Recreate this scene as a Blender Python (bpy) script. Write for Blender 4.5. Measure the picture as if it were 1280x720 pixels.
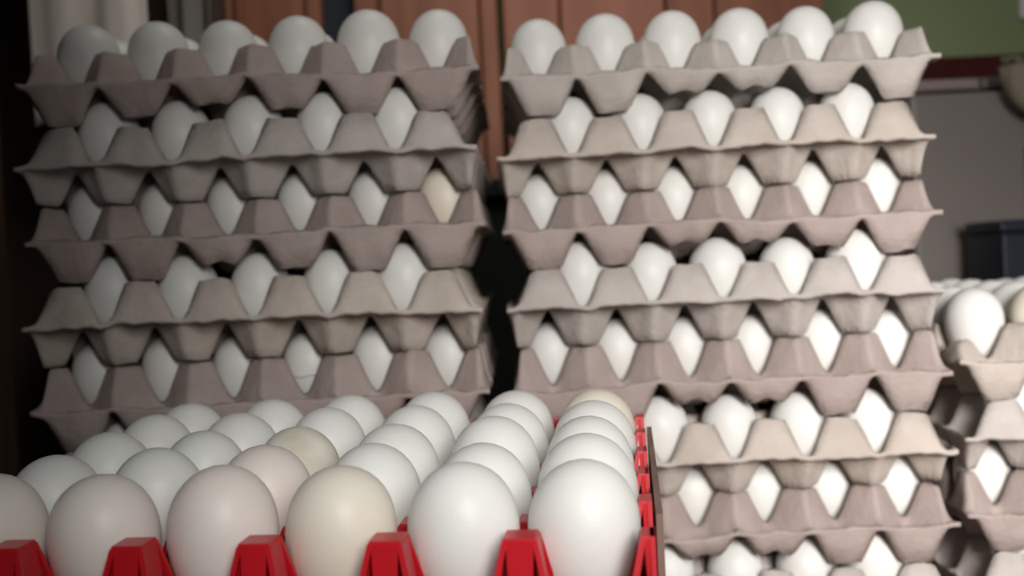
import bpy, bmesh, math, random
from mathutils import Vector, Matrix, noise

for o in list(bpy.data.objects): bpy.data.objects.remove(o)
S = bpy.context.scene; C = S.collection
random.seed(7)
CZ = 1.15                                   # eye height above the floor
R = math.radians

# ------------------------------------------------------------------ camera
cam = bpy.data.cameras.new('camera'); co = bpy.data.objects.new('camera', cam); C.objects.link(co)
cam.sensor_width = 36; cam.lens = 1293 / 1280 * 36
cam.clip_start = .02
co.matrix_world = Matrix.Translation((0, 0, CZ)) @ Matrix.Rotation(R(90) - .0213, 4, 'X') @ Matrix.Rotation(-.049, 4, 'Z')
cam.dof.use_dof = True; cam.dof.focus_distance = .46
cam.dof.aperture_fstop = (cam.lens / 1000) / .0050
S.camera = co

# ------------------------------------------------------------------ light
w = bpy.data.worlds.new('world'); S.world = w; w.use_nodes = True
w.node_tree.nodes['Background'].inputs[0].default_value = (.80, .88, .86, 1)
w.node_tree.nodes['Background'].inputs[1].default_value = .022

def area(name, loc, target, size, power, col, sy=None, spread=180):
    l = bpy.data.lights.new(name, 'AREA'); l.energy = power; l.color = col; l.size = size
    l.spread = R(spread)
    if sy: l.shape = 'RECTANGLE'; l.size_y = sy
    o = bpy.data.objects.new(name, l); C.objects.link(o); o.location = loc
    d = Vector(target) - Vector(loc); o.rotation_euler = d.to_track_quat('-Z', 'Y').to_euler()
    return o
area('doorway_daylight', (.25, -.30, CZ + .24), (.315, .75, CZ - .005), .22, 1.62, (1.0, .955, .91), .30, 70)
area('low_right_fill', (.46, -.16, CZ + .04), (.36, .75, CZ - .20), .16, .42, (1.0, .96, .93), .20, 48)  # added fill that brightens the lower right trays, no real opening
area('front_tray_fill', (.10, -.15, CZ + .30), (-.02, .38, CZ - .11), .18, .165, (.97, .98, .95), .18, 46)  # added fill aimed at the red tray and its eggs
area('background_fill', (.02, .80, CZ + .90), (-.06, 1.35, CZ + .2), .30, 1.75, (1.0, .97, .90), .30, 110)  # added fill for the background, no real ceiling lamp

vs = S.view_settings
vs.view_transform = 'Standard'; vs.look = 'None'; vs.gamma = 1; vs.use_curve_mapping = False
vs.exposure = 0.0

# ------------------------------------------------------------------ helpers
def tag(o, label, cat, group=None):
    o['label'] = label; o['category'] = cat
    if group: o['group'] = group
    return o

def empty(name, loc, label, cat, group=None, rz=0):
    o = bpy.data.objects.new(name, None); C.objects.link(o)
    o.location = loc; o.rotation_euler = (0, 0, rz); o.empty_display_size = .02
    return tag(o, label, cat, group)

def mesh(name, verts, faces, mat, smooth=False, parent=None, loc=(0, 0, 0)):
    me = bpy.data.meshes.new(name); me.from_pydata(verts, [], faces); me.update()
    if smooth: me.polygons.foreach_set('use_smooth', [True] * len(me.polygons))
    me.materials.append(mat)
    o = bpy.data.objects.new(name, me); C.objects.link(o); o.location = loc
    if parent: o.parent = parent
    return o

class MB:
    def __init__(s): s.v = []; s.f = []
    def hexa(s, p):                      # 8 points: bottom 4 ccw, top 4 ccw
        b = len(s.v); s.v += [tuple(q) for q in p]
        s.f += [(b+3, b+2, b+1, b), (b+4, b+5, b+6, b+7), (b, b+1, b+5, b+4), (b+1, b+2, b+6, b+5), (b+2, b+3, b+7, b+6), (b+3, b, b+4, b+7)]
    def box(s, x0, x1, y0, y1, z0, z1):
        s.hexa([(x0, y0, z0), (x1, y0, z0), (x1, y1, z0), (x0, y1, z0), (x0, y0, z1), (x1, y0, z1), (x1, y1, z1), (x0, y1, z1)])
    def tube(s, pts, r, n=8):
        b = len(s.v)
        for i, p in enumerate(pts):
            p = Vector(p); a = Vector(pts[max(0, i-1)]); c = Vector(pts[min(len(pts)-1, i+1)])
            d = (c - a).normalized(); u = d.orthogonal().normalized(); v = d.cross(u)
            for k in range(n):
                t = 2*math.pi*k/n; s.v.append(tuple(p + u*r*math.cos(t) + v*r*math.sin(t)))
        for i in range(len(pts)-1):
            for k in range(n):
                k2 = (k+1) % n
                s.f.append((b+i*n+k, b+i*n+k2, b+(i+1)*n+k2, b+(i+1)*n+k))
        s.f.append(tuple(b+k for k in range(n))[::-1]); s.f.append(tuple(b+(len(pts)-1)*n+k for k in range(n)))
    def build(s, name, mat, parent=None, loc=(0, 0, 0), bevel=0, smooth=False):
        o = mesh(name, s.v, s.f, mat, smooth, parent, loc)
        if bevel:
            m = o.modifiers.new('bevel', 'BEVEL'); m.width = bevel; m.segments = 2; m.limit_method = 'ANGLE'
        return o

def struct(o): o['kind'] = 'structure'; return o

# ------------------------------------------------------------------ materials
def mat(name, c1, c2=None, scale=20, rough=.8, bump=0, bscale=200, detail=4, stretch=(1, 1, 1), sss=0, spec=.3, lo=.35, hi=.65, metal=0):
    m = bpy.data.materials.new(name); m.use_nodes = True; nt = m.node_tree; N = nt.nodes; L = nt.links
    b = N['Principled BSDF']
    b.inputs['Roughness'].default_value = rough; b.inputs['Specular IOR Level'].default_value = spec
    b.inputs['Metallic'].default_value = metal
    b.inputs['Base Color'].default_value = (*c1, 1)
    tc = N.new('ShaderNodeTexCoord'); mp = N.new('ShaderNodeMapping'); mp.inputs['Scale'].default_value = stretch
    oi = N.new('ShaderNodeObjectInfo'); L.new(tc.outputs['Object'], mp.inputs['Vector'])
    ad = N.new('ShaderNodeVectorMath'); ad.operation = 'ADD'
    sc = N.new('ShaderNodeMath'); sc.operation = 'MULTIPLY'; sc.inputs[1].default_value = 7
    L.new(oi.outputs['Random'], sc.inputs[0]); L.new(mp.outputs[0], ad.inputs[0]); L.new(sc.outputs[0], ad.inputs[1])
    if c2:
        n = N.new('ShaderNodeTexNoise'); n.inputs['Scale'].default_value = scale; n.inputs['Detail'].default_value = detail
        L.new(ad.outputs[0], n.inputs['Vector'])
        r = N.new('ShaderNodeValToRGB'); r.color_ramp.elements[0].position = lo; r.color_ramp.elements[1].position = hi
        r.color_ramp.elements[0].color = (*c1, 1); r.color_ramp.elements[1].color = (*c2, 1)
        L.new(n.outputs['Fac'], r.inputs[0]); L.new(r.outputs[0], b.inputs['Base Color'])
    if bump:
        n = N.new('ShaderNodeTexNoise'); n.inputs['Scale'].default_value = bscale; n.inputs['Detail'].default_value = 5
        L.new(ad.outputs[0], n.inputs['Vector'])
        bp = N.new('ShaderNodeBump'); bp.inputs['Strength'].default_value = bump; bp.inputs['Distance'].default_value = .001
        L.new(n.outputs['Fac'], bp.inputs['Height']); L.new(bp.outputs[0], b.inputs['Normal'])
    if sss:
        b.inputs['Subsurface Weight'].default_value = sss; b.inputs['Subsurface Radius'].default_value = (.006, .004, .003)
        b.inputs['Subsurface Scale'].default_value = 1
    return m

pulp = [mat('pulp_pinkish', (.42, .345, .32), (.49, .41, .385), 40, .95, .8, 260, spec=.1),
        mat('pulp_grey', (.50, .455, .425), (.58, .53, .50), 40, .95, .8, 260, spec=.1),
        mat('pulp_tan', (.53, .465, .415), (.61, .545, .495), 40, .95, .8, 260, spec=.1)]
egg_white = mat('eggshell_white', (.83, .83, .80), (.86, .865, .84), 30, .42, .12, 900, spec=.35)
egg_cream = mat('eggshell_cream', (.84, .76, .64), (.87, .81, .71), 25, .42, .12, 900, spec=.35)
egg_pink_light = mat('eggshell_pink_light', (.86, .765, .715), (.89, .815, .775), 25, .42, .12, 900, spec=.35)  # pinkish tone is mostly warm light painted into the shell colour
egg_dirty = mat('eggshell_stained', (.66, .60, .49), (.84, .82, .75), 45, .5, .12, 900, spec=.3)
red = mat('red_plastic', (.52, .008, .016), (.60, .012, .022), 12, .32, spec=.5)
red_dark = mat('red_plastic_floor', (.40, .006, .012), rough=.4)
wood_brown = mat('varnished_wood', (.17, .062, .036), (.25, .098, .056), 6, .5, .3, 60, stretch=(6, 6, .6), spec=.3)
wood_red = mat('reddish_wood', (.24, .088, .055), (.31, .125, .078), 5, .5, .3, 60, stretch=(5, 5, .6), spec=.3)
wood_dark = mat('dark_wood', (.040, .024, .016), (.065, .038, .024), 6, .6, .2, 60, stretch=(6, 6, .6))
green_wall = mat('green_plaster', (.19, .235, .12), (.215, .265, .14), 5, .85, .4, 25)
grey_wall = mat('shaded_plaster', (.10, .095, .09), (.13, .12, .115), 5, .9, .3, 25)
band_red = mat('dark_red_paint', (.035, .002, .002), (.05, .003, .003), 9, .75)
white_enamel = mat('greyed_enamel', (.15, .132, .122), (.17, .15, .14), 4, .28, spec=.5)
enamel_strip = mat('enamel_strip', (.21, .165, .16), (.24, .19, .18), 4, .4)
seal = mat('dark_rubber_seal', (.02, .008, .008), rough=.6)
chrome = mat('dull_metal', (.55, .50, .46), rough=.3, metal=.6)
navy = mat('navy_plastic', (.006, .010, .018), rough=.5)
cloth_pale = mat('pale_cloth', (.58, .52, .47), (.68, .62, .57), 7, .95, .5, 120, stretch=(3, 3, .5))
cloth_grey = mat('grey_cloth', (.13, .12, .11), (.17, .155, .145), 8, .95, .5, 120)
cloth_cream = mat('cream_cloth', (.15, .125, .095), (.20, .17, .13), 14, .9, .5, 160)
switch_white = mat('white_plastic', (.62, .58, .60), rough=.4)
floor_m = mat('cement_floor', (.16, .15, .14), (.22, .205, .19), 4, .85, .3, 40)
table_m = mat('table_planks', (.16, .10, .06), (.22, .14, .085), 5, .6, .3, 60, stretch=(.6, 6, 6))
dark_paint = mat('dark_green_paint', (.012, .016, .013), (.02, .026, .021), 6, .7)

# ------------------------------------------------------------------ setting
TABLE = CZ - .2625
def pos(px, py, D):                        # world x and z of a point measured in the photograph, D metres away
    a, b = px - 640, py - 360; c, q = math.cos(.0492), math.sin(.0492)
    u, v = a * c - b * q, a * q + b * c
    t = math.tan(.0213); V = -v / 1293
    return u / 1293 * D, CZ + D * (V - t) / (1 + V * t)
def wx(px, D): return pos(px, 30, D)[0]
BW = 1.42
WZ0 = pos(1200, 98, BW)[1]; WZ1 = pos(1200, 72, BW)[1]
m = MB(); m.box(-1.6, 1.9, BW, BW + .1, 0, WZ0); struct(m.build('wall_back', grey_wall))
m = MB(); m.box(-1.6, 1.9, BW, BW + .1, WZ1, 2.5); struct(m.build('wall_back', green_wall))
m = MB(); m.box(-1.6, 1.9, BW - .008, BW + .1, WZ0, WZ1); struct(m.build('trim_1', band_red))
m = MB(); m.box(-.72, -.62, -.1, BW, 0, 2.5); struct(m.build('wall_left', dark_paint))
m = MB(); m.box(-1.6, 1.9, -1.4, BW + .1, -.05, 0); struct(m.build('floor', floor_m))

# panelled wooden door leaves behind the stacks
def door_leaf(name, x0, x1, y, stile0, stile1, mt, z0=.9, z1=2.05):
    d = struct(bpy.data.objects.new(name, None)); C.objects.link(d); d.location = (0, y, 0)
    m = MB(); m.box(x0, x0 + stile0, 0, .035, z0 - .4, z1); m.build('stile', mt, d, bevel=.003)
    m = MB(); m.box(x1 - stile1, x1, 0, .035, z0 - .4, z1); m.build('stile', mt, d, bevel=.003)
    for a, b in ((z0 - .4, z0 - .3), (z0 + .02, z0 + .12), (z1 - .12, z1)):
        m = MB(); m.box(x0 + stile0, x1 - stile1, .002, .033, a, b); m.build('rail', mt, d, bevel=.003)
    for a, b in ((z0 - .3, z0 + .02), (z0 + .12, z1 - .12)):
        m = MB(); m.box(x0 + stile0 + .002, x1 - stile1 - .002, .014, .026, a, b); m.build('panel', mt, d, bevel=.002)
    return d
DY = BW - .10
k = DY
door_leaf('door_1', wx(262, k), wx(402, k), DY, .03, .018, wood_brown)
door_leaf('door_2', wx(444, k), wx(622, k), DY, .03, .022, wood_brown)
# plank screen right of the doors: three boards of slightly different width
scr = empty('plank_screen', (0, DY, .5), 'reddish brown board screen behind the middle stack of eggs', 'screen')
xs = [628, 700, 832, 893, 1031]
for i in range(4):
    m = MB(); m.box(wx(xs[i], k) + .0015, wx(xs[i+1], k) - .0015, .004 * (i % 2), .028, 0, 1.55)
    m.build('board', wood_red if i < 2 else wood_brown, scr, bevel=.002)
m = MB(); m.box(wx(398, k), wx(446, k), .05, .06, 0, 1.55)  # dark strip added to paint the unlit gap between the doors
jb = m.build('dark_gap', navy, None, (0, DY, .5)); struct(jb)

# table
tb = empty('table', (.06, .62, TABLE), 'plank table carrying the stacks of egg trays', 'table')
for i in range(8):
    m = MB(); m.box(-.55, .60, -.36 + i * .094 + .001, -.36 + (i + 1) * .094 - .001, -.03, 0); m.build('plank', table_m, tb, bevel=.002)
for sx in (-.50, .55):
    for sy in (-.32, .34):
        m = MB(); m.box(sx - .025, sx + .025, sy - .025, sy + .025, -TABLE, -.031); m.build('leg', table_m, tb, bevel=.003)
for sy in (-.32, .34):
    m = MB(); m.box(-.47, .52, sy - .012, sy + .012, -.10, -.031); m.build('apron', table_m, tb)

# ------------------------------------------------------------------ pulp egg trays
P = .047
HALF = 3.08 * P
T = .0028
def sat(x, a, b): return max(a, min(b, x))
def tri(t):                                # +1 at integers, -1 at half integers, slightly rounded
    d = abs(t - round(t)); v = 1 - 4 * d
    v = 1.16 * v if v > 0 else v               # cups open out flat in the middle
    if v > .8: v = .8 + .2 * (1 - math.exp(-(v - .8) / .2))
    return v
def sstep(x): x = sat(x, 0, 1); return x * x * (3 - 2 * x)

def pulp_tray(cols, up, dn, material, seed, squash=None, lift=None, low=None, name='egg_tray'):
    """cols = cells across the front (6 or 5); the other direction has 11 - cols."""
    rows = 11 - cols
    ox = .5 if cols == 6 else 0; oy = .5 if rows == 6 else 0
    n = 104
    ax = [-HALF + 2 * HALF * i / n for i in range(n + 1)]
    top = []; bot = []
    sq = squash or {}; lf = lift or {}
    for j in range(n + 1):
        for i in range(n + 1):
            x, y = ax[i], ax[j]
            s = .5 * (tri(x / P - ox) + tri(y / P - oy)) * 1.95
            s = sat(s, -1, 1)
            # shallow groove down the middle of each post, as the moulds leave it
            z = -s * (dn if s > 0 else up)
            ex = (HALF - abs(x)) / P; ey = (HALF - abs(y)) / P
            e = sstep((ex - .015) / .11) * sstep((ey - .015) / .11)
            z *= e
            front = sstep((y + HALF) / P * -1 / .95 + 1.6)       # 1 at the front edge, fading inwards
            if z < 0 and sq and front > 0:
                ci = x / P + (cols - 1) / 2                       # 0.. cols-1 at the cup centres
                f = sum(wt * sat(1 - abs(ci - c) / .75, 0, 1) for c, wt in sq.items())
                z *= 1 - sat(f, 0, .9) * front
            if z > 0 and low and front > 0:
                ci = x / P + (cols - 1) / 2
                z *= 1 - sat(sum(wt * sat(1 - abs(ci - c) / .6, 0, 1) for c, wt in low.items()), 0, .9) * front
            if lf and front > 0:
                ci = x / P + (cols - 1) / 2
                z += front * sum(h * math.exp(-((ci - c) / .7) ** 2) for c, h in lf.items())
            # sag, torn and swollen rim
            m_ = 1 - sat(min(ex, ey) / .7, 0, 1)
            q = noise.noise((x * 22 + seed, y * 22, seed * 1.7)); q2 = noise.noise((x * 90 + seed, y * 90, seed * .7))
            z += m_ * (.0028 * q + .0014 * q2) + .0004 * q2
            rr = 1 + m_ * .011 * noise.noise((x * 60, y * 60, seed * 3.1))
            top.append((x * rr, y * rr, z + T / 2)); bot.append((x * rr, y * rr, z - T / 2))
    N1 = (n + 1) ** 2; W = n + 1
    f = []
    for j in range(n):
        for i in range(n):
            a = j * W + i
            f.append((a, a + 1, a + W + 1, a + W)); f.append((N1 + a, N1 + a + W, N1 + a + W + 1, N1 + a + 1))
    ring = [i for i in range(W)] + [j * W + n for j in range(1, W)] + [n * W + i for i in range(n - 1, -1, -1)] + [j * W for j in range(n - 1, 0, -1)]
    for a, b in zip(ring, ring[1:] + ring[:1]): f.append((a, N1 + a, N1 + b, b))
    return mesh(name, top + bot, f, material, True)

# ------------------------------------------------------------------ eggs
def egg_mesh(L, W, taper=.17, nu=28, nv=20):
    v = [(0, 0, -L / 2)]; f = []
    for j in range(1, nv):
        t = -math.cos(math.pi * j / nv)                            # -1..1
        r = W / 2 * math.sqrt(1 - t * t) * (1 + taper * t) / (1 + taper * taper * .5)
        for i in range(nu):
            a = 2 * math.pi * i / nu; v.append((r * math.cos(a), r * math.sin(a), t * L / 2))
    v.append((0, 0, L / 2)); top = len(v) - 1
    for i in range(nu): f.append((0, 1 + (i + 1) % nu, 1 + i))
    for j in range(nv - 2):
        for i in range(nu):
            a = 1 + j * nu + i; b = 1 + j * nu + (i + 1) % nu; f.append((a, b, b + nu, a + nu))
    o = 1 + (nv - 2) * nu
    for i in range(nu): f.append((o + i, o + (i + 1) % nu, top))
    return v, f
EV, EF = egg_mesh(.058, .0412)
egg_data = {}
for key, mt in (('white', egg_white), ('cream', egg_cream), ('pinkish', egg_pink_light), ('stained', egg_dirty)):
    me = bpy.data.meshes.new('egg'); me.from_pydata(EV, [], EF); me.update()
    me.polygons.foreach_set('use_smooth', [True] * len(me.polygons)); me.materials.append(mt); egg_data[key] = me
SHADE = {'white': 'white egg', 'cream': 'cream-tinted egg', 'pinkish': 'light-tinted pinkish white egg', 'stained': 'brownish stained egg'}
ORD = ['leftmost', 'second from left', 'third from left', 'fourth from left', 'fifth from left', 'sixth from left']
ROW = ['front row', 'second row', 'third row', 'fourth row', 'fifth row', 'sixth row']
DOWN = ['top tray', 'second tray down', 'third tray down', 'fourth tray down', 'fifth tray down', 'sixth tray down', 'seventh tray down', 'eighth tray down']
def place_egg(M, lx, ly, lz, label, group, shade='white', s=1.0, tilt=3.0):
    o = bpy.data.objects.new('egg', egg_data[shade]); C.objects.link(o)
    rt = Matrix.Rotation(R(random.uniform(-tilt, tilt)), 4, 'X') @ Matrix.Rotation(R(random.uniform(-tilt, tilt)), 4, 'Y') @ Matrix.Rotation(random.uniform(0, 6.28), 4, 'Z')
    o.matrix_world = M @ Matrix.Translation((lx, ly, lz)) @ rt @ Matrix.Diagonal((s, s, s * random.uniform(.98, 1.03), 1))
    return tag(o, SHADE[shade] + ', ' + label, 'egg', group)

# x, y, yaw of each stack and per tray: cells across, rim height, sideways shift, yaw, tilt, squash, lift, material
def stack(title, sx, sy, syaw, layers, egg_rule, eggshade):
    zs = [l[1] for l in layers]
    for k, (cols, z, dx, dyaw, tilt, sq, lf, mi) in enumerate(layers):
        up = ((zs[k-1] - z if k else .0493) - T - .0014) / 2
        dn = ((z - zs[k+1] if k + 1 < len(zs) else z + .2625) - T - .0014) / 2
        if k + 1 == len(zs): dn = z + .2625 - T / 2 - .0004
        tr = pulp_tray(cols, up, dn, pulp[mi], hash((title, k)) % 97 if False else k * 3.7 + sx * 31, sq, lf, {-.5: .55} if title == 'right stack' and k == 0 else None)
        M = Matrix.Translation((sx + dx, sy, CZ + z)) @ Matrix.Rotation(syaw + dyaw, 4, 'Z') @ Matrix.Rotation(-tilt, 4, 'Y')
        tr.matrix_world = M
        shade = ['pinkish grey', 'grey', 'tan grey'][mi]
        tag(tr, shade + ' pulp egg tray, ' + DOWN[k].replace('tray ', 'one ').replace('top tray', 'topmost one') + ' in the ' + title, 'egg tray', 'egg trays in the ' + title)
        rows = 11 - cols
        for j in range(rows):
            for i in range(cols):
                if not egg_rule(k, i, j, cols, rows): continue
                sh = eggshade.get((k, i, j), 'white')
                c = .0160 if k else .021                 # loaded trays press their eggs deeper
                s = random.uniform(.965, 1.03) * (.95 if k else 1)
                e = place_egg(M, (i - (cols - 1) / 2) * P, (j - (rows - 1) / 2) * P, c + (s - 1) * .02, ORD[i] + ' in ' + ROW[j] + ', ' + DOWN[k] + ', ' + title,
                          'eggs in the ' + title, sh, s)
                if (k, i, j) == (4, 3, 0) and title == 'left stack':
                    e['label'] = 'white egg with a thin pale crack line, fourth from left, fifth tray down, left stack'
                    e.rotation_euler = (0, 0, 0)
                    m = MB(); rc = .0207
                    m.tube([(rc * math.sin(a), -rc * math.cos(a), -.002 + .0006 * math.sin(9 * a)) for a in [(-.75 + q * .125) for q in range(13)]], .0005, 6)
                    m.build('crack_line', switch_white, e)

L_ = [(6, .1255, .002, .003, -.004, {2: .5, 3: .25, 1: .25}, {2: .0008}, 0), (5, .0755, -.0005, -.004, -.002, None, None, 1),
      (6, .0275, .002, 0, -.003, {2: .45, 3: .2}, None, 0), (5, -.0255, -.003, .006, 0, None, None, 2),
      (6, -.0785, -.0006, .004, .004, None, None, 0), (5, -.130, 0, 0, .002, None, None, 1),
      (6, -.1815, .001, 0, 0, None, None, 0), (5, -.2345, -.001, .003, 0, None, None, 1)]
R_ = [(6, .123, .0014, .004, 0, {2: .62, 3: .65, 4: .3}, {2.5: -.001}, 1), (5, .0715, -.0038, .008, .001, None, None, 2),
      (6, .0215, -.003, .012, -.003, {2: .6, 3: .6, 4: .35}, {2.4: .001}, 0), (5, -.0300, -.0008, 0, -.004, None, None, 1),
      (6, -.0840, .0012, -.002, 0, {2: .6, 3: .55}, {2: .001}, 0), (5, -.1365, .002, .002, .001, None, None, 2),
      (6, -.1860, .0015, 0, 0, {2: .6, 3: .5}, None, 0), (5, -.2360, .002, .001, 0, None, None, 1)]
S_ = [(6, -.081, 0, .004, 0, None, None, 2), (5, -.1325, .003, -.004, 0, None, None, 1), (6, -.184, .002, 0, 0, None, None, 0), (5, -.2355, .003, 0, 0, None, None, 1)]
stack('left stack', -.1606, .7924, -.0071, L_, lambda k, i, j, c, r: k == 0 or (k < 6 and (j == 0 or (k < 5 and i in (0, c - 1) and j < 5))), {(2, 5, 0): 'cream'})
stack('middle stack', .1436, .8257, -.0138, R_, lambda k, i, j, c, r: k == 0 or (j == 0 or (k < 5 and i in (0, c - 1) and j < 5)), {(3, 2, 0): 'white'})
stack('right stack', .4555, .8257, -.09, S_, lambda k, i, j, c, r: k == 0 or (j == 0 or (k < 3 and i == 0)), {(0, 1, 0): 'cream'})

# ------------------------------------------------------------------ red plastic tray in front
Q = .047
TM = Matrix.Translation((.0249, .3767, CZ - .0726)) @ Matrix.Rotation(-.1127, 4, 'Z') @ Matrix.Rotation(.020, 4, 'X')
PT = -.0198                                  # post tops below the egg tops
PH = .043
def post_mesh(half=False):
    m = MB(); a = .0062; b = .0165; h = PH
    m.hexa([(-a, -a, h - .0022), (a, -a, h - .0022), (a, a, h - .0022), (-a, a, h - .0022), (-a + .0006, -a + .0006, h), (a - .0006, -a + .0006, h), (a - .0006, a - .0006, h), (-a + .0006, a - .0006, h)])
    for sx in (-1, 1):
        for sy in (-1, 1):                    # slanting corner legs
            x0, y0, x1, y1 = sx * b, sy * b, sx * a, sy * a; t = .0019
            p = [(x0, y0, 0), (x0 - sx * t * 1.7, y0, 0), (x0 - sx * t * 1.7, y0 - sy * t * 1.7, 0), (x0, y0 - sy * t * 1.7, 0),
                 (x1, y1, h - .001), (x1 - sx * t, y1, h - .001), (x1 - sx * t, y1 - sy * t, h - .001), (x1, y1 - sy * t, h - .001)]
            if sx * sy < 0: p = [p[0], p[3], p[2], p[1], p[4], p[7], p[6], p[5]]
            m.hexa(p)
    for r in range(4):                        # tapering centre panel on each side
        c, s = math.cos(r * math.pi / 2), math.sin(r * math.pi / 2)
        q = [(-.0030, -.0125, 0), (.0030, -.0125, 0), (.0030, -.0112, 0), (-.0030, -.0112, 0), (-.0048, -a, h - .001), (.0048, -a, h - .001), (.0048, -a + .0013, h - .001), (-.0048, -a + .0013, h - .001)]
        m.hexa([(x * c - y * s, x * s + y * c, z) for x, y, z in q])
    me = bpy.data.meshes.new('post'); me.from_pydata(m.v, [], m.f); me.update(); me.materials.append(red)
    if half:                                  # edge post: the tray is cut straight through it and closed by a side plate
        bm = bmesh.new(); bm.from_mesh(me)
        bmesh.ops.bisect_plane(bm, geom=bm.verts[:] + bm.edges[:] + bm.faces[:], plane_co=(-.0012, 0, 0), plane_no=(1, 0, 0), clear_outer=True)
        bm.to_mesh(me); bm.free()
        q = MB(); q.hexa([(-.0028, -b, 0), (-.0010, -b, 0), (-.0010, b, 0), (-.0028, b, 0), (-.0028, -a, h), (-.0010, -a, h), (-.0010, a, h), (-.0028, a, h)])
        q.box(-.0028, -.0010, -Q / 2 + .0003, Q / 2 - .0003, 0, h * .38)
        n = len(me.vertices); v = [tuple(x.co) for x in me.vertices] + q.v
        f = [tuple(p.vertices) for p in me.polygons] + [tuple(i + n for i in g) for g in q.f]
        me = bpy.data.meshes.new('post'); me.from_pydata(v, [], f); me.update(); me.materials.append(red)
    return me
post_me = post_mesh(); half_me = post_mesh(True)
def red_floor():
    v = []; f = []; nx, ny = 72, 60; x0, x1, y0, y1 = -5.5 * Q + .0010, .5 * Q - .0010, -.80 * Q, 4.80 * Q
    for zz in (0, -.0016):
        for j in range(ny + 1):
            for i in range(nx + 1):
                x = x0 + (x1 - x0) * i / nx; y = y0 + (y1 - y0) * j / ny
                s = .5 * (tri(x / Q) + tri(y / Q)); z = -.007 * sat(s * 1.3, -1, 1)
                v.append((x, y, z + .0002 + zz))
    W = nx + 1; N1 = W * (ny + 1)
    for j in range(ny):
        for i in range(nx):
            a = j * W + i; f.append((a, a + 1, a + W + 1, a + W)); f.append((N1 + a, N1 + a + W, N1 + a + W + 1, N1 + a + 1))
    ring = [i for i in range(W)] + [j * W + nx for j in range(1, ny + 1)] + [ny * W + i for i in range(nx - 1, -1, -1)] + [j * W for j in range(ny - 1, 0, -1)]
    for a, b in zip(ring, ring[1:] + ring[:1]): f.append((a, N1 + a, N1 + b, b))
    me = bpy.data.meshes.new('cell_floor'); me.from_pydata(v, [], f); me.update(); me.polygons.foreach_set('use_smooth', [True] * len(f)); me.materials.append(red_dark); return me
floor_me = red_floor()
RL = ['red plastic egg tray full of white eggs at the front', 'red plastic tray directly under the full front tray', 'red plastic tray at the bottom, resting on the table']
GAPZ = (.2625 - .0726 - .0198 - PH - .0155) / 2
for k in range(3):
    t = empty('plastic_egg_tray', (0, 0, 0), RL[k], 'egg tray', 'red plastic trays')
    t.matrix_world = TM @ Matrix.Translation((0, 0, PT - PH - k * GAPZ))
    fo = bpy.data.objects.new('cell_floor', floor_me); C.objects.link(fo); fo.parent = t; fo.location = (0, 0, -.0045)
    for i in range(7):
        for j in range(6):
            if k and 0 < i < 6 and 0 < j < 5: continue
            p = bpy.data.objects.new('post', half_me if i in (0, 6) else post_me); C.objects.link(p); p.parent = t
            p.location = ((.5 - i) * Q, (j - .5) * Q, 0)
            if 0 < i < 6 and 0 < j < 5: p.scale = (1, 1, .84)
            if i == 6: p.rotation_euler = (0, 0, math.pi)
shades = {(2, 0): 'cream', (3, 0): 'pinkish', (4, 0): 'pinkish', (5, 0): 'pinkish', (3, 2): 'stained', (0, 4): 'cream', (3, 1): 'pinkish'}
for j in range(5):
    for i in range(6):
        s = 1.0 * random.uniform(.975, 1.03)
        if j == 0: s = 1.015 - (.01 if i == 0 else 0)
        if j == 4: s *= 1.02
        sh = shades.get((i, j), 'white')
        place_egg(TM, -i * Q - (.0035 if i == 0 else 0) + random.uniform(-.0008, .0008), j * Q, -.0290 + random.uniform(-.001, .001), ORD[5 - i] + ' in ' + ROW[j] + ' of the red plastic tray', 'eggs in the red plastic tray', sh, s, 4)

# ------------------------------------------------------------------ things behind
# pale enamel refrigerator on the right
FY = 1.16
def fx(px): return pos(px, 150, FY)[0]
def fz(px, py): return pos(px, py, FY)[1]
fr = empty('refrigerator', (fx(1240), FY, 0), 'dull grey enamel refrigerator behind the stacks, under the red wall band', 'refrigerator')
def local(mb, name, mt, **k):
    o = mb.build(name, mt, fr, (-fx(1240), -FY, 0), **k); return o
zt = fz(1180, 96); zg = fz(1180, 113); zd = fz(1180, 121)
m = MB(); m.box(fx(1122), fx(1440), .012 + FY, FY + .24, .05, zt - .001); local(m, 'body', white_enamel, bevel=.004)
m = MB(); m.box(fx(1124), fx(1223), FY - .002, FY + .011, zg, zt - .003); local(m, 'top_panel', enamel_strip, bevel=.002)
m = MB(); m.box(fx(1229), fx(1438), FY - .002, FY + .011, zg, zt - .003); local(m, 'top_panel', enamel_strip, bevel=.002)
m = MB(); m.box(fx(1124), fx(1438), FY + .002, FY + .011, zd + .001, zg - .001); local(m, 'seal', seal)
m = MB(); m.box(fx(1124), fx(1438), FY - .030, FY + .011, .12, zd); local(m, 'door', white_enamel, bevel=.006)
m = MB(); zz = [fz(1262, 185), fz(1262, 285)]
m.tube([(fx(1262), FY - .030, zz[0]), (fx(1262), FY - .042, zz[0] - .006), (fx(1262), FY - .042, zz[1] + .006), (fx(1262), FY - .030, zz[1])], .0035, 10); local(m, 'handle', chrome, smooth=True)
for px in (1160, 1380):
    m = MB(); m.box(fx(px) - .03, fx(px) + .03, FY + .04, FY + .1, 0, .05); local(m, 'foot', seal)
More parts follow.
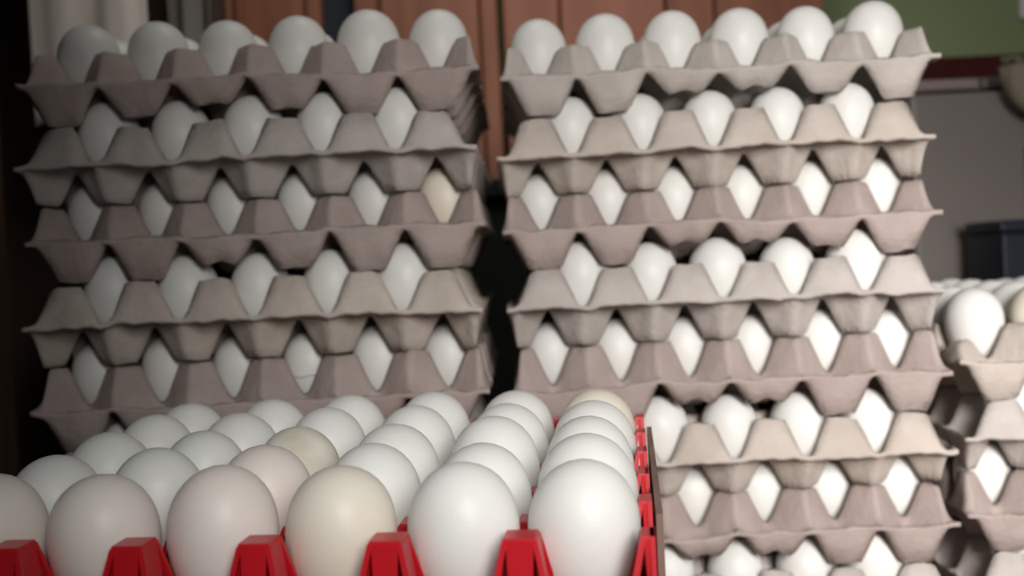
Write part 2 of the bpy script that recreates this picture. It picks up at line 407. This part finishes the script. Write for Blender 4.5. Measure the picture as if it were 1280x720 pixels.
# dark box at the right edge, standing in front of the refrigerator
BY = 1.02
bxo = empty('dark_box', (.56, BY, 0), 'dark navy upright box at the right edge, before the refrigerator', 'box')
x0 = pos(1254, 320, BY)[0]; ztop = pos(1260, 275, BY)[1]
m = MB(); m.box(x0 - .56, x0 + .16 - .56, 0, .08, 0, ztop - .012); m.build('carton', navy, bxo, bevel=.003)
m = MB(); m.box(x0 - .562, x0 + .162 - .56, -.002, .082, ztop - .012, ztop); m.build('lid', navy, bxo, bevel=.003)

# cloth bag hanging from the top of the refrigerator
bg = empty('cloth_bag', (0, 0, 0), 'cream cloth bag with a knotted top, hung at the top of the refrigerator', 'bag')
v = []; f = []; nu, nv = 36, 18
cx = fx(1279); zc0 = fz(1280, 92); zc1 = fz(1280, 158)
for j in range(nv + 1):
    t = j / nv
    for i in range(nu):
        a = 2 * math.pi * i / nu
        wd = .052 * (1 - .10 * t) * (math.sqrt(max(0, 1 - (t ** 3.2))) + .02)
        fold = 1 + .05 * math.sin(7 * a + 3 * t) * (1 - t)
        v.append((cx + wd * math.cos(a) * fold, FY - .060 + .022 * (math.sqrt(max(0, 1 - t ** 4)) + .02) * math.sin(a) * fold, zc0 + (zc1 - zc0) * t))
for j in range(nv):
    for i in range(nu):
        a = j * nu + i; b = j * nu + (i + 1) % nu; f.append((a, b, b + nu, a + nu))
f.append(tuple(range(nu))[::-1][::-1]); f.append(tuple(nv * nu + i for i in range(nu))[::-1])
mesh('pouch', v, f, cloth_cream, True, bg)
m = MB(); rr = .0035
for i in range(9):
    px = cx - .048 + i * .012
    m.tube([(px + .004 * math.sin(q), FY - .062 + .004 * math.cos(q), zc0 + .001 + .006 * abs(math.sin(q * .8 + i))) for q in [x * .9 for x in range(8)]], .0028, 8)
m.build('gathered_top', cloth_cream, bg, smooth=True)
m = MB(); m.tube([(cx, FY - .06, zc0), (cx, FY - .05, zt + .004), (cx, FY + .02, zt + .004)], .003, 8); m.build('strap', cloth_cream, bg, smooth=True)

# light switch on the green wall
SX, SZ = pos(1292, 4, BW)
sw = empty('light_switch', (SX, BW, SZ), 'white switch plate on the green wall at the top right corner', 'switch')
m = MB(); m.box(-.026, .026, -.010, 0, -.022, .045); m.build('plate', switch_white, sw, bevel=.003)
m = MB(); m.box(-.012, .010, -.014, -.0101, -.008, .018); m.build('rocker', switch_white, sw, bevel=.0015)

# hanging cloths on the left
def sheet(name, x0, x1, y, z0, z1, mt, label, cat, taper=0, folds=5, amp=.012, parent=None):
    nx, nz = 70, 24; v = []; f = []
    for s in (0, 1):
        for j in range(nz + 1):
            for i in range(nx + 1):
                u = i / nx; t = j / nz
                a0 = x0 + taper * .25 * t; a1 = x1 - taper * t
                yy = y + amp * math.sin(u * folds * 6.28 + .8 * math.sin(t * 2)) + amp * .6 * noise.noise((u * 9, t * 3, x0 * 9))
                v.append((a0 + (a1 - a0) * u, yy + s * .003, z1 + (z0 - z1) * t + .004 * math.sin(u * 17) * t))
    W = nx + 1; N1 = W * (nz + 1)
    for j in range(nz):
        for i in range(nx):
            a = j * W + i; f.append((a, a + W, a + W + 1, a + 1)); f.append((N1 + a, N1 + a + 1, N1 + a + W + 1, N1 + a + W))
    ring = [i for i in range(W)] + [j * W + nx for j in range(1, nz + 1)] + [nz * W + i for i in range(nx - 1, -1, -1)] + [j * W for j in range(nz - 1, 0, -1)]
    for a, b in zip(ring, ring[1:] + ring[:1]): f.append((a, b, N1 + b, N1 + a))
    o = mesh(name, v, f, mt, True, parent)
    if label: tag(o, label, cat)
    return o
CY = 1.12
def lx(px): return pos(px, 50, CY)[0]
def lz(px, py): return pos(px, py, CY)[1]
rail = MB(); rail.tube([(-.619, CY, CZ + .62), (.1, CY, CZ + .62)], .008, 12)
tag(rail.build('hanging_rail', chrome, smooth=True), 'metal rail above the left stack from which the cloths hang', 'rail')
sheet('hanging_sheet', lx(40), lx(186), CY, lz(110, 155), CZ + .617, cloth_pale, 'pale cloth sheet hanging behind the left end of the left stack', 'cloth', 0, 2.2, .0025)
sheet('hanging_cloth', lx(204), lx(276), CY + .015, lz(230, 70), CZ + .617, cloth_grey, 'narrow grey cloth hanging between the pale sheet and the brown door', 'cloth', .014, 1.5, .004)
# dark post by the left wall
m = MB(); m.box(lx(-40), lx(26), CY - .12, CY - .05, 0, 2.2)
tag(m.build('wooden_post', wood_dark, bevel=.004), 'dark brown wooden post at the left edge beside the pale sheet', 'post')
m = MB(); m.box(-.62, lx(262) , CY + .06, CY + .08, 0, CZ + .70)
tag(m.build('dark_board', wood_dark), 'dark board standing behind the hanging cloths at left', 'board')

# dark backdrop added so the gaps between the stacks read black
ct = empty('backdrop', (-.04, 1.06, 0), 'low dark backdrop added behind the left and middle stacks', 'backdrop')
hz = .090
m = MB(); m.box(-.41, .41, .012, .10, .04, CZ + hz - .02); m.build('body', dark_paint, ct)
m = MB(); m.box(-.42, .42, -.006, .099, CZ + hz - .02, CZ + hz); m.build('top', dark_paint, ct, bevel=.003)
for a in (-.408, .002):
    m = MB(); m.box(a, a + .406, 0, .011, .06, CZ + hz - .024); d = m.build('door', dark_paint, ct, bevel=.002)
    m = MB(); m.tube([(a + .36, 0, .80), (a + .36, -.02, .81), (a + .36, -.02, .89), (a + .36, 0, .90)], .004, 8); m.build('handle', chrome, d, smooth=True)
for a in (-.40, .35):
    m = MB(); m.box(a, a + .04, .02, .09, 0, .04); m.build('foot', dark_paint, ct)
# thin upright brown strip against the right side of the red tray
strip_m = mat('brown_strip_tone', (.21, .135, .11), (.26, .17, .14), 20, .9, .3, 150)
m = MB(); m.box(.5 * Q + .0002, .5 * Q + .0028, .3 * Q, 4.2 * Q, -.1760, PT - .004)
cd = m.build('brown_strip', strip_m); cd.matrix_world = TM
tag(cd, 'thin brown strip on edge along the right side of the red tray', 'strip')
